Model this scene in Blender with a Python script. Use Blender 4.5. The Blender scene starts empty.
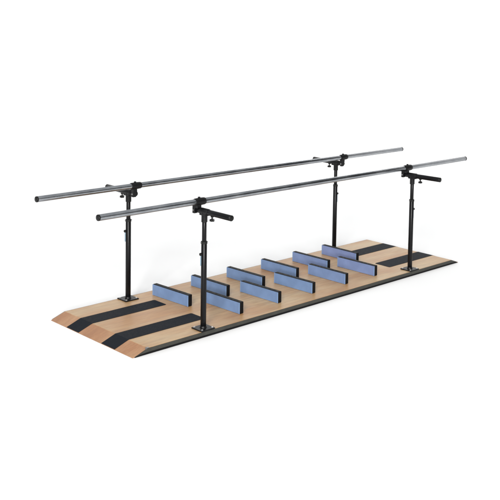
import bpy, bmesh, math, random
from mathutils import Vector, Matrix
random.seed(7)
S = bpy.context.scene
C = S.collection

# ---------------------------------------------------------------- camera solve / dimensions (metres)
P = dict(yaw=0.8212, pitch=-0.0822, roll=0.0236, f=934.35, cx=-4.0006, cy=-4.2992, cz=1.7494, px=349.8, py=92.18)
L, W, T, R = 2.7475, 0.802, 0.033, 0.0888
XA, XB = -0.896, 0.869                    # post stations along the platform
POST_Y = {-1: -0.3625, 1: 0.355}
RAIL_Y = {-1: -0.3196, 1: 0.2826}
RZ, AZ = 0.7272, 0.679
RX0 = -1.5224
RLEN = 3.05

# ---------------------------------------------------------------- materials
def mat(name):
    m = bpy.data.materials.new(name); m.use_nodes = True
    nt = m.node_tree
    return m, nt, nt.nodes['Principled BSDF']
def node(nt, t, **kw):
    n = nt.nodes.new(t)
    for k, v in kw.items(): setattr(n, k, v)
    return n
def ramp(nt, stops):
    r = node(nt, 'ShaderNodeValToRGB'); e = r.color_ramp.elements
    while len(e) < len(stops): e.new(0.5)
    for i, (p, c) in enumerate(stops):
        e[i].position = p; e[i].color = (*c, 1)
    return r
def noise(nt, scale, stretch=(1, 1, 1), detail=4, rough=.55, offset=(0, 0, 0)):
    tc = node(nt, 'ShaderNodeTexCoord'); mp = node(nt, 'ShaderNodeMapping')
    mp.inputs['Scale'].default_value = stretch; mp.inputs['Location'].default_value = offset
    n = node(nt, 'ShaderNodeTexNoise'); n.inputs['Scale'].default_value = scale
    n.inputs['Detail'].default_value = detail; n.inputs['Roughness'].default_value = rough
    nt.links.new(tc.outputs['Object'], mp.inputs['Vector']); nt.links.new(mp.outputs['Vector'], n.inputs['Vector'])
    return n
def bump(nt, b, src, strength, dist):
    bp = node(nt, 'ShaderNodeBump'); bp.inputs['Strength'].default_value = strength; bp.inputs['Distance'].default_value = dist
    nt.links.new(src, bp.inputs['Height']); nt.links.new(bp.outputs['Normal'], b.inputs['Normal'])
def mix(nt, a, b, fac, mode='MIX', f=None):
    m = node(nt, 'ShaderNodeMix', data_type='RGBA', blend_type=mode)
    if fac is not None: nt.links.new(fac, m.inputs['Factor'])
    else: m.inputs['Factor'].default_value = f
    nt.links.new(a, m.inputs['A']); nt.links.new(b, m.inputs['B'])
    return m.outputs['Result']

def wood(name, light, dark, warm, seed, grain=1.0):
    m, nt, b = mat(name)
    big = noise(nt, 1.0, (1.6, 5, 5), 4, .6, (seed, seed, 0))
    mid = noise(nt, 1.0, (5, 60, 40), 5, .65, (seed, 0, 0))
    fine = noise(nt, 1.0, (22, 420, 300), 3, .7, (0, seed, 0))
    r1 = ramp(nt, [(.36, light), (.62, warm)]); nt.links.new(big.outputs['Fac'], r1.inputs['Fac'])
    r2 = ramp(nt, [(.30, dark), (.62, (1, 1, 1))]); nt.links.new(mid.outputs['Fac'], r2.inputs['Fac'])
    r3 = ramp(nt, [(.30, (.82, .78, .74)), (.55, (1, 1, 1))]); nt.links.new(fine.outputs['Fac'], r3.inputs['Fac'])
    c = mix(nt, r1.outputs['Color'], r2.outputs['Color'], None, 'MULTIPLY', .55 * grain)
    c = mix(nt, c, r3.outputs['Color'], None, 'MULTIPLY', .8)
    nt.links.new(c, b.inputs['Base Color'])
    rr = ramp(nt, [(.3, (.42,) * 3), (.7, (.56,) * 3)]); nt.links.new(mid.outputs['Fac'], rr.inputs['Fac'])
    nt.links.new(rr.outputs['Color'], b.inputs['Roughness'])
    b.inputs['Coat Weight'].default_value = .15; b.inputs['Coat Roughness'].default_value = .3
    bump(nt, b, fine.outputs['Fac'], .25, .0006)
    return m
M = {}
def tint_blue(m):
    # face colour shifts towards lavender for boards nearer the right end
    nt = m.node_tree; b = nt.nodes['Principled BSDF']
    src = b.inputs['Base Color'].links[0].from_socket
    oi = node(nt, 'ShaderNodeObjectInfo'); sp = node(nt, 'ShaderNodeSeparateXYZ'); nt.links.new(oi.outputs['Location'], sp.inputs[0])
    mr = node(nt, 'ShaderNodeMapRange'); mr.inputs['From Min'].default_value = .1; mr.inputs['From Max'].default_value = .7
    nt.links.new(sp.outputs['X'], mr.inputs['Value'])
    mx = node(nt, 'ShaderNodeMix', data_type='RGBA', blend_type='MULTIPLY'); nt.links.new(mr.outputs['Result'], mx.inputs['Factor'])
    nt.links.new(src, mx.inputs['A']); mx.inputs['B'].default_value = (1.18, .97, 1.02, 1)
    nt.links.new(mx.outputs['Result'], b.inputs['Base Color'])
    return m
M['deck'] = wood('birch_plywood', (.53, .38, .215), (.55, .45, .32), (.445, .243, .105), 3.1)
M['ramp'] = wood('birch_ramp', (.42, .245, .132), (.58, .46, .34), (.34, .168, .080), 9.4)

def plain(name, col, rough, metal=0, var=.15, nscale=30, bstr=0, bscale=400, coat=0, spec=None):
    m, nt, b = mat(name)
    n = noise(nt, nscale, (1, 1, 1), 4, .6)
    lo = tuple(c * (1 - var) for c in col); hi = tuple(min(1, c * (1 + var)) for c in col)
    r = ramp(nt, [(.3, lo), (.7, hi)]); nt.links.new(n.outputs['Fac'], r.inputs['Fac'])
    nt.links.new(r.outputs['Color'], b.inputs['Base Color'])
    rr = ramp(nt, [(.3, (rough * .85,) * 3), (.7, (min(1, rough * 1.15),) * 3)]); nt.links.new(n.outputs['Fac'], rr.inputs['Fac'])
    nt.links.new(rr.outputs['Color'], b.inputs['Roughness'])
    b.inputs['Metallic'].default_value = metal; b.inputs['Coat Weight'].default_value = coat
    if spec is not None: b.inputs['Specular IOR Level'].default_value = spec
    if bstr:
        f = noise(nt, bscale, (1, 1, 1), 3, .7); bump(nt, b, f.outputs['Fac'], bstr, .0008)
    return m
M['black'] = plain('black_powder_coat', (.0045, .0045, .005), .40, 0, .2, 20, .08, 900, 0, .22)
M['tube'] = plain('black_tube_enamel', (.0035, .0035, .0042), .30, 0, .15, 8, 0, 700, 0, .2)
M['rubber'] = plain('black_rubber', (.004, .004, .0045), .6, 0, .25, 60, .1, 600, 0, .15)
M['tread'] = plain('charcoal_grip_tape', (.0062, .0085, .013), .75, 0, .5, 160, .8, 1100, 0, .16)
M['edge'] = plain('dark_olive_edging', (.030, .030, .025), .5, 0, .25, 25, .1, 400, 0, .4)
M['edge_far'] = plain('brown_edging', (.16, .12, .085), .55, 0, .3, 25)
M['cap'] = plain('black_plastic', (.005, .005, .005), .4, 0, .1, 50, 0, 400, 0, .25)
M['zinc'] = plain('zinc_plate', (.30, .30, .30), .4, 1, .1, 80)
M['bolt'] = plain('bright_bolt', (.7, .7, .7), .3, 1, .1, 80)
M['tag'] = plain('pale_blue_plastic', (.13, .22, .29), .4, 0, .1, 80)
M['blue'] = tint_blue(plain('blue_laminate', (.118, .182, .315), .5, 0, .14, 9, .06, 300, 0, .3))
M['blue_highlight'] = plain('blue_laminate_highlight', (.14, .22, .37), .45, 0, .1, 20)  # paler blue, the bevel highlight put into the colour
def steel():
    m, nt, b = mat('brushed_stainless_tube')
    n = noise(nt, 1, (3, 300, 300), 4, .6); g = noise(nt, 1, (9, 9, 9), 3, .6)
    r = ramp(nt, [(.3, (.24, .255, .275)), (.7, (.42, .435, .455))]); nt.links.new(g.outputs['Fac'], r.inputs['Fac'])
    nt.links.new(r.outputs['Color'], b.inputs['Base Color'])
    rr = ramp(nt, [(.3, (.18,) * 3), (.7, (.27,) * 3)]); nt.links.new(g.outputs['Fac'], rr.inputs['Fac'])
    nt.links.new(rr.outputs['Color'], b.inputs['Roughness'])
    b.inputs['Metallic'].default_value = 1
    bump(nt, b, n.outputs['Fac'], .05, .0005)
    return m
M['steel'] = steel()
def paper():
    m, nt, b = mat('white_seamless_paper')
    n = noise(nt, .8, (1, 1, 1), 3, .5)
    r = ramp(nt, [(.3, (.885, .885, .885)), (.7, (.90, .90, .90))]); nt.links.new(n.outputs['Fac'], r.inputs['Fac'])
    nt.links.new(r.outputs['Color'], b.inputs['Base Color']); b.inputs['Roughness'].default_value = .9
    b.inputs['Specular IOR Level'].default_value = .1
    return m
M['paper'] = paper()

# ---------------------------------------------------------------- mesh helpers
def obj(name, bm, m, parent=None, smooth=True, sharp=35, bevel=0, seg=2):
    bmesh.ops.recalc_face_normals(bm, faces=bm.faces)
    me = bpy.data.meshes.new(name); bm.to_mesh(me); bm.free()
    me.materials.append(m)
    if smooth:
        for p in me.polygons: p.use_smooth = True
        me.set_sharp_from_angle(angle=math.radians(sharp))
    o = bpy.data.objects.new(name, me); C.objects.link(o)
    if parent: o.parent = parent
    if bevel:
        b = o.modifiers.new('bevel', 'BEVEL'); b.width = bevel; b.segments = seg; b.limit_method = 'ANGLE'; b.angle_limit = math.radians(30)
        b.harden_normals = True
    return o
def lathe(bm, a, b, prof, n=32):
    """prof: list of (t along a->b in metres, radius); closed with caps"""
    a = Vector(a); b = Vector(b); d = (b - a).normalized()
    u = d.orthogonal().normalized(); v = d.cross(u)
    rings = []
    for t, r in prof:
        c = a + d * t
        rings.append([bm.verts.new(c + (u * math.cos(2 * math.pi * i / n) + v * math.sin(2 * math.pi * i / n)) * r) for i in range(n)])
    for r0, r1 in zip(rings, rings[1:]):
        for i in range(n): bm.faces.new((r0[i], r0[(i + 1) % n], r1[(i + 1) % n], r1[i]))
    bm.faces.new(rings[0][::-1]); bm.faces.new(rings[-1])
def tube(bm, a, b, r, n=32, ch=.0015):
    l = (Vector(b) - Vector(a)).length
    lathe(bm, a, b, [(0, r - ch), (ch * .4, r - ch * .35), (ch, r), (l - ch, r), (l - ch * .4, r - ch * .35), (l, r - ch)], n)
def box(bm, x0, x1, y0, y1, z0, z1):
    vs = [bm.verts.new((x, y, z)) for x in (x0, x1) for y in (y0, y1) for z in (z0, z1)]
    for f in ((0, 1, 3, 2), (4, 6, 7, 5), (0, 4, 5, 1), (2, 3, 7, 6), (0, 2, 6, 4), (1, 5, 7, 3)):
        bm.faces.new([vs[i] for i in f])
def prism(bm, pts, y0, y1):
    """xz outline extruded along y"""
    a = [bm.verts.new((x, y0, z)) for x, z in pts]; b = [bm.verts.new((x, y1, z)) for x, z in pts]
    n = len(pts)
    bm.faces.new(a); bm.faces.new(b[::-1])
    for i in range(n): bm.faces.new((a[i], b[i], b[(i + 1) % n], a[(i + 1) % n]))
def lobed(bm, c, r, h, lobes=5, n=60, amp=.16):
    """star grip knob, axis z"""
    c = Vector(c); rings = []
    for z, k in ((0, .86), (h * .15, 1), (h * .75, 1), (h, .82)):
        rings.append([bm.verts.new(c + Vector((math.cos(t) * r * k * (1 - amp + amp * math.cos(lobes * t)), math.sin(t) * r * k * (1 - amp + amp * math.cos(lobes * t)), z)))
                      for t in [2 * math.pi * i / n for i in range(n)]])
    for r0, r1 in zip(rings, rings[1:]):
        for i in range(n): bm.faces.new((r0[i], r0[(i + 1) % n], r1[(i + 1) % n], r1[i]))
    bm.faces.new(rings[0][::-1]); bm.faces.new(rings[-1])
def empty(name, loc=(0, 0, 0)):
    o = bpy.data.objects.new(name, None); o.location = loc; o.empty_display_size = .1; C.objects.link(o); return o

# ---------------------------------------------------------------- setting: white paper sweep (floor curving up into a wall)
fx = Vector((math.sin(P['yaw']), math.cos(P['yaw']))); rx = Vector((fx.y, -fx.x))
bm = bmesh.new()
prof = [(-12.0, 0), (-6, 0), (0, 0), (6, 0), (10, 0)]
rc = 3.0
prof += [(10 + rc * math.sin(a), rc - rc * math.cos(a)) for a in [math.radians(x) for x in range(5, 91, 5)]]
prof += [(13, 9)]
cols = [-32, -21, -14, -7, 0, 7, 14, 21, 32]
grid = [[bm.verts.new((fx.x * s + rx.x * w, fx.y * s + rx.y * w, z)) for w in cols] for s, z in prof]
for g0, g1 in zip(grid, grid[1:]):
    for i in range(len(cols) - 1): bm.faces.new((g0[i], g0[i + 1], g1[i + 1], g1[i]))
g = obj('floor', bm, M['paper'], sharp=60); g['kind'] = 'structure'

# ---------------------------------------------------------------- the parallel bars
bars = empty('parallel_bars')
bars['label'] = 'long plywood platform with four black posts carrying two steel handrails'
bars['category'] = 'parallel bars'

h = L / 2
# platform core (dark underside, the parts below sit on it)
PT = .011                                   # ply skin thickness
bm = bmesh.new()
sl = T / R
def zt(x):                                   # height of the top surface at x
    return min(T, max(0, (h - abs(x)) * sl))
prism(bm, [(-h + .028, 0.0), (-h + R + .012, T - PT), (h - R - .012, T - PT), (h - .028, 0.0)], -W / 2 + .004, W / 2 - .004)
plat = obj('platform', bm, M['rubber'], bars, smooth=False)
bm = bmesh.new()
prism(bm, [(-h + R + .0008, T - PT + .0003), (-h + R + .0008, T), (h - R - .0008, T), (h - R - .0008, T - PT + .0003)], -W / 2, W / 2)
deck = obj('deck_panel', bm, M['deck'], plat, bevel=.0016)
for s in (-1, 1):
    bm = bmesh.new()
    prism(bm, [(s * (h - R), T - .0002), (s * h, .0008), (s * (h - .004), .0002), (s * (h - .028), .0002), (s * (h - R), T - PT)], -W / 2, W / 2)
    rp = obj('ramp', bm, M['ramp'], plat, bevel=.0010)
    rp['label'] = 'sloping end ramp of warmer brown wood'
# edging along both long sides
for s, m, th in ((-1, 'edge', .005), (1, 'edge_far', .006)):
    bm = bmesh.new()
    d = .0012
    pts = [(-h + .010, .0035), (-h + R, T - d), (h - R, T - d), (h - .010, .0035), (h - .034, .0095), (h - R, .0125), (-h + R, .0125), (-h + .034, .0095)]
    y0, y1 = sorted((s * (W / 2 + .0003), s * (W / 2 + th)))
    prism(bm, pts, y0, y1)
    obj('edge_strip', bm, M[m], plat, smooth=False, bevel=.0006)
    bm = bmesh.new()
    pts = [(-h + .012, .0008), (-h + .034, .0090), (-h + R, .0120), (h - R, .0120), (h - .034, .0090), (h - .012, .0008)]
    y0, y1 = sorted((s * (W / 2 - .006), s * (W / 2 + th - .002)))
    prism(bm, pts, y0, y1)
    obj('base_rail', bm, M['rubber'], plat, smooth=False)
# grip strips following ramp and deck
def strip(x0, x1, y0, y1, tilt):
    bm = bmesh.new(); e = .0014
    s = -1 if x0 < 0 else 1
    xs_top = [s * (h - .002), s * (h - R), x1 if s < 0 else x0]
    inner = xs_top[2]
    # outline rows along x with the deck end cut slightly askew and rounded
    rows = [(s * (h - .003), .0010 + .0006), (s * (h - R * .5), T * .5), (s * (h - R), T)]
    bm_pts = []
    def sec(x, z, ya, yb):
        return [bm.verts.new((x, ya, z - .0010)), bm.verts.new((x, ya, z + e)), bm.verts.new((x, yb, z + e)), bm.verts.new((x, yb, z - .0010))]
    secs = [sec(x, z, y0, y1) for x, z in rows]
    rr = .012; dirn = -s
    for k in range(0, 6):
        a = k / 5 * math.pi / 2
        xo = inner - dirn * rr + dirn * rr * math.sin(a); ins = rr * (1 - math.cos(a)) * .7
        secs.append(sec(xo, T, y0 + ins, y1 - ins))
    for a, b in zip(secs, secs[1:]):
        for i in range(4): bm.faces.new((a[i], a[(i + 1) % 4], b[(i + 1) % 4], b[i]))
    bm.faces.new(secs[0]); bm.faces.new(secs[-1][::-1])
    o = obj('grip_strip', bm, M['tread'], plat, smooth=False)
    return o
strip(-h, -.792, .114, .236, 0)
strip(-h, -.783, -.236, -.110, 0)
strip(.800, h, .112, .240, 0)
strip(.806, h, -.236, -.100, 0)
# small bent metal catch at the near corner of the left ramp
bm = bmesh.new()
bx = -h + R
pts = [(bx - .010, T - .0040), (bx - .001, T + .0014), (bx + .010, T + .0014), (bx + .010, T + .0004), (bx - .0005, T + .0004), (bx - .0095, T - .0050)]
prism(bm, pts, -W / 2 - .0055, -W / 2 + .010)
obj('corner_catch', bm, M['zinc'], plat, bevel=.0005)
# screws along the deck
def screw(x, y):
    bm = bmesh.new(); lathe(bm, (x, y, T - .001), (x, y, T + .01), [(0, .0042), (.0012, .0042), (.0016, .0034)], 16)
    return obj('screw', bm, M['zinc'], plat)

# ---- posts
def make_post():
    """a post standing at the origin, foot at z=0 (deck level); lock pin towards -x, arm side -y outward"""
    H = AZ - T
    bm = bmesh.new()
    tube(bm, (0, 0, .007), (0, 0, .478), .0155)
    p = obj('post', bm, M['tube'])
    def part(name, bm, m, **k):
        return obj(name, bm, M[m], p, **k)
    bm = bmesh.new(); tube(bm, (0, 0, .46), (0, 0, H - .045), .0122); part('inner_tube', bm, 'tube')
    bm = bmesh.new()
    q = .046
    box(bm, -q, q, -q, q, 0.0004, .0075)
    bp = part('base_plate', bm, 'black', bevel=.0022)
    bm = bmesh.new(); lathe(bm, (0, 0, .0070), (0, 0, .03), [(0, .0195), (.0025, .0190), (.006, .0168), (.009, .0160)], 32); part('weld_collar', bm, 'black')
    for sx in (-1, 1):
        for sy in (-1, 1):
            bm = bmesh.new()
            c = (sx * .034, sy * .034)
            lathe(bm, (*c, .0065), (*c, .03), [(0, .0062), (.0022, .0062), (.0028, .0056)], 20)
            lathe(bm, (*c, .0088), (*c, .03), [(0, .0046), (.0030, .0046), (.0036, .0040)], 6)
            part('bolt', bm, 'bolt', sharp=25)
    bm = bmesh.new(); lathe(bm, (0, 0, .470), (0, 0, .6), [(0, .0165), (.001, .0178), (.012, .0178), (.014, .0160), (.016, .0130)], 32)
    part('collar', bm, 'cap')
    bm = bmesh.new(); tube(bm, (-.024, 0, .478), (.024, 0, .478), .0022, 12, .0006); part('cross_pin', bm, 'zinc')
    bm = bmesh.new()
    tube(bm, (-.030, 0, .415), (.002, 0, .415), .0045, 16, .0008)
    tube(bm, (-.0275, 0, .415), (-.0165, 0, .415), .0080, 20, .0012)
    part('lock_pin', bm, 'cap')
    bm = bmesh.new()
    box(bm, -.0235, -.0200, -.003, .003, .352, .408)
    part('pin_handle', bm, 'tag', bevel=.0015)
    bm = bmesh.new()
    lathe(bm, (0, 0, H - .058), (0, 0, H), [(0, .0142), (.0015, .0165), (.040, .0165), (.050, .0185), (.058, .0185)], 32)
    part('socket', bm, 'black')
    return p

def make_arm():
    """horizontal width-adjust arm; origin on the post axis at arm height, outward = -y"""
    bm = bmesh.new(); tube(bm, (0, .075, 0), (0, -.222, 0), .0155, 32, .0018)
    a = obj('arm', bm, M['tube'])
    def part(name, bm, m, **k): return obj(name, bm, M[m], a, **k)
    bm = bmesh.new(); tube(bm, (0, .030, 0), (0, -.036, 0), .0182, 32, .002)
    box(bm, -.0165, .0165, -.030, .024, -.020, -.006)
    part('saddle', bm, 'black', bevel=.001)
    bm = bmesh.new(); tube(bm, (0, -.2205, 0), (0, -.228, 0), .0158, 32, .003); part('end_cap', bm, 'cap')
    bm = bmesh.new()
    tube(bm, (0, -.066, -.030), (0, -.066, -.010), .0040, 16, .0005)
    tube(bm, (0, -.066, -.0205), (0, -.066, -.010), .0085, 20, .001)
    lobed(bm, (0, -.066, -.043), .0140, .013)
    part('knob', bm, 'cap')
    bm = bmesh.new(); rz = RZ - AZ
    # upright plate between arm and rail with a rounded foot, offset a little towards the left end
    by = .070
    box(bm, -.022, .001, by - .010, by + .009, -.018, rz - .010)
    part('bracket', bm, 'black', bevel=.003, seg=3)
    bm = bmesh.new(); tube(bm, (-.026, by, .000), (-.020, by, .000), .0036, 6, .0006); tube(bm, (-.0235, by, .000), (-.0218, by, .000), .0055, 20, .0004)
    part('bracket_bolt', bm, 'zinc', sharp=25)
    return a
def make_clamp():
    """saddle clamp gripping the rail; origin on the rail axis"""
    bm = bmesh.new(); r0, r1, n = .0164, .0205, 40
    def ringset(x, ro): 
        o_ = [bm.verts.new((x, ro * math.cos(t), ro * math.sin(t))) for t in [2 * math.pi * i / n for i in range(n)]]
        i_ = [bm.verts.new((x, r0 * math.cos(t), r0 * math.sin(t))) for t in [2 * math.pi * i / n for i in range(n)]]
        return o_, i_
    secs = [ringset(x, ro) for x, ro in ((-.034, .0180), (-.031, .0195), (-.012, r1), (.012, r1), (.031, .0195), (.034, .0180))]
    for (o0, i0), (o1, i1) in zip(secs, secs[1:]):
        for k in range(n):
            bm.faces.new((o0[k], o0[(k + 1) % n], o1[(k + 1) % n], o1[k]))
    for o_, i_ in (secs[0], secs[-1]):
        for k in range(n): bm.faces.new((o_[k], o_[(k + 1) % n], i_[(k + 1) % n], i_[k]))
    box(bm, -.023, .003, -.012, .012, -.034, -.0150)
    tube(bm, (-.004, 0, .0195), (-.004, 0, .0262), .0068, 20, .0015)
    return obj('rail_clamp', bm, M['black'], None, sharp=40)

def place(src, loc, rz, first):
    """first use moves the prototype itself, later uses copy it and its children"""
    if first: o = src
    else:
        o = src.copy(); C.objects.link(o)
        for ch in src.children:
            c = ch.copy(); C.objects.link(c); c.parent = o
    o.parent = bars
    o.location = loc; o.rotation_euler = (0, 0, rz)
    return o
post0, arm0, clamp0 = make_post(), make_arm(), make_clamp()
n = 0
for x, ex in ((XA, 0), (XB, 1)):
    for s in (-1, 1):
        # lock pins face the nearer end of the platform
        place(post0, (x, POST_Y[s], T), math.pi * ex, n == 0)
        yaw = {(0, -1): 0, (1, -1): math.radians(3.5), (0, 1): math.pi, (1, 1): math.pi}[(ex, s)]
        a = place(arm0, (x, POST_Y[s], AZ), yaw, n == 0)
        if s > 0: a.scale = (-1, 1, 1)       # keeps the bracket offset on the same side as on the near bar
        c = place(clamp0, (x, RAIL_Y[s] + (.0 if s < 0 else 0), RZ), 0, n == 0)
        n += 1
for s in (-1, 1):
    bm = bmesh.new()
    y = RAIL_Y[s]
    tube(bm, (RX0, y, RZ), (RX0 + RLEN, y, RZ), .0160, 48, .001)
    hr = obj('handrail', bm, M['steel'], bars)
    for x0, d in ((RX0, -1), (RX0 + RLEN, 1)):
        bm = bmesh.new(); tube(bm, (x0 - d * .010, y, RZ), (x0 + d * .003, y, RZ),   .0163, 40, .0035)
        obj('end_cap', bm, M['cap'], hr)

# ---------------------------------------------------------------- foot-placement dividers
DL, DH, DT = .330, .069, .028
def make_divider():
    r = empty('divider_board')
    bm = bmesh.new(); box(bm, .0032, DT + .003, -DL / 2, DL / 2, .0006, DH)
    obj('board', bm, M['rubber'], r, bevel=.0030, seg=3)
    bm = bmesh.new(); box(bm, 0, .0030, -DL / 2 + .0005, DL / 2 - .0005, .0015, DH - .0025)
    fp = obj('face_panel', bm, M['blue'], r, bevel=.0006)
    for s in (-1, 1):  # thin strip at each end, painting the bevel's highlight as lighter blue
        bm = bmesh.new(); y0, y1 = sorted((s * (DL / 2 - .0050), s * (DL / 2 - .0002)))
        box(bm, -.0010, .0020, y0, y1, .0012, DH - .0022)
        obj('edge_highlight', bm, M['blue_highlight'], fp, bevel=.0006)
    return r
d0 = make_divider()
FAR = [(-.744, -.728), (-.455, -.443), (-.168, -.156), (.129, .138), (.420, .429), (.709, .714)]
NEAR = [(-.606, -.596), (-.312, -.300), (-.030, -.014), (.274, .282), (.554, .563)]
FL = ['blue-faced divider at the end of the far left grip strip', 'blue divider seen behind the front left post, its middle crossed by it', 'far-row blue divider just right of the one crossed by the front left post', 'far-row blue divider, fourth counting from the left end of the platform', "far-row blue divider just left of the one hiding the rear right post's foot", 'blue divider hiding the foot of the rear right post']
NL = ['near-row blue divider whose left end is hidden behind the front left post', 'near-row blue divider, second from the left in its row', 'near-row blue divider in the middle of its row of five', 'near-row blue divider, fourth from the left in its row', 'near-row blue divider closest to the front right post']
k = 0
for row, ya, yb, labs in ((FAR, .324, -.006, FL), (NEAR, .020, -.312, NL)):
    for i, (xa, xb) in enumerate(row):
        if k == 0: o = d0
        else:
            o = d0.copy(); C.objects.link(o)
            for ch in d0.children:
                c = ch.copy(); C.objects.link(c); c.parent = o
                for g_ in ch.children:
                    e_ = g_.copy(); C.objects.link(e_); e_.parent = c
        o.location = ((xa + xb) / 2, (ya + yb) / 2, T)
        o.rotation_euler = (0, 0, math.atan2(xb - xa, ya - yb))
        o['label'] = labs[i]; o['category'] = 'divider'; o['group'] = 'blue dividers standing on the platform'
        k += 1

# ---------------------------------------------------------------- light
def area(name, loc, target, size, power, col=(1, 1, 1), sy=None):
    l = bpy.data.lights.new(name, 'AREA'); l.energy = power; l.size = size; l.color = col
    if sy: l.shape = 'RECTANGLE'; l.size_y = sy
    o = bpy.data.objects.new(name, l); C.objects.link(o); o.location = loc
    o.rotation_euler = (Vector(target) - Vector(loc)).to_track_quat('-Z', 'Y').to_euler()
    return o
area('key_light', (-17.5, -13.2, 11.0), (0, .2, 0), 5.5, 5000, (1, .985, .96))
area('front_bank', (-8.2, -9.6, 2.3), (.2, .8, .1), 5.5, 1500, (1, .99, .97), 1.2)
bl = fx * 6.5
area('backdrop_light', (bl.x, bl.y, 6.0), (fx.x * 10.5, fx.y * 10.5, 0), 14, 520, (1, 1, 1), 1.5)
w = bpy.data.worlds.new('World'); S.world = w; w.use_nodes = True
nt = w.node_tree; bg = nt.nodes['Background']
tc = nt.nodes.new('ShaderNodeTexCoord'); sp = nt.nodes.new('ShaderNodeSeparateXYZ')
nt.links.new(tc.outputs['Generated'], sp.inputs[0])
m1 = nt.nodes.new('ShaderNodeMath'); m1.operation = 'MULTIPLY_ADD'; m1.inputs[1].default_value = -.35
nt.links.new(sp.outputs['X'], m1.inputs[0]); nt.links.new(sp.outputs['Z'], m1.inputs[2])
mr = nt.nodes.new('ShaderNodeMapRange'); mr.interpolation_type = 'SMOOTHSTEP'
for i_, v_ in (('From Min', .25), ('From Max', .7), ('To Min', .07), ('To Max', .80)): mr.inputs[i_].default_value = v_
nt.links.new(m1.outputs[0], mr.inputs['Value']); nt.links.new(mr.outputs['Result'], bg.inputs['Strength'])
bg.inputs['Color'].default_value = (.97, .985, 1, 1)

# ---------------------------------------------------------------- camera
cam = bpy.data.cameras.new('camera'); co = bpy.data.objects.new('camera', cam); C.objects.link(co)
cyw, syw = math.cos(P['yaw']), math.sin(P['yaw']); cp, spt = math.cos(P['pitch']), math.sin(P['pitch'])
fw = Vector((syw * cp, cyw * cp, spt)); rt = Vector((cyw, -syw, 0)); up = rt.cross(fw)
c_, s_ = math.cos(P['roll']), math.sin(P['roll'])
r_, u_ = rt * c_ + up * s_, -rt * s_ + up * c_
co.matrix_world = Matrix(((r_.x, u_.x, -fw.x, P['cx']), (r_.y, u_.y, -fw.y, P['cy']), (r_.z, u_.z, -fw.z, P['cz']), (0, 0, 0, 1)))
cam.sensor_width = 36; cam.lens = P['f'] / 500 * 36
cam.shift_x = (250 - P['px']) / 500; cam.shift_y = (P['py'] - 250) / 500
cam.clip_start = .05; cam.clip_end = 200
S.camera = co
S.view_settings.view_transform = 'Standard'; S.view_settings.look = 'None'
S.view_settings.exposure = -0.14; S.view_settings.gamma = 1
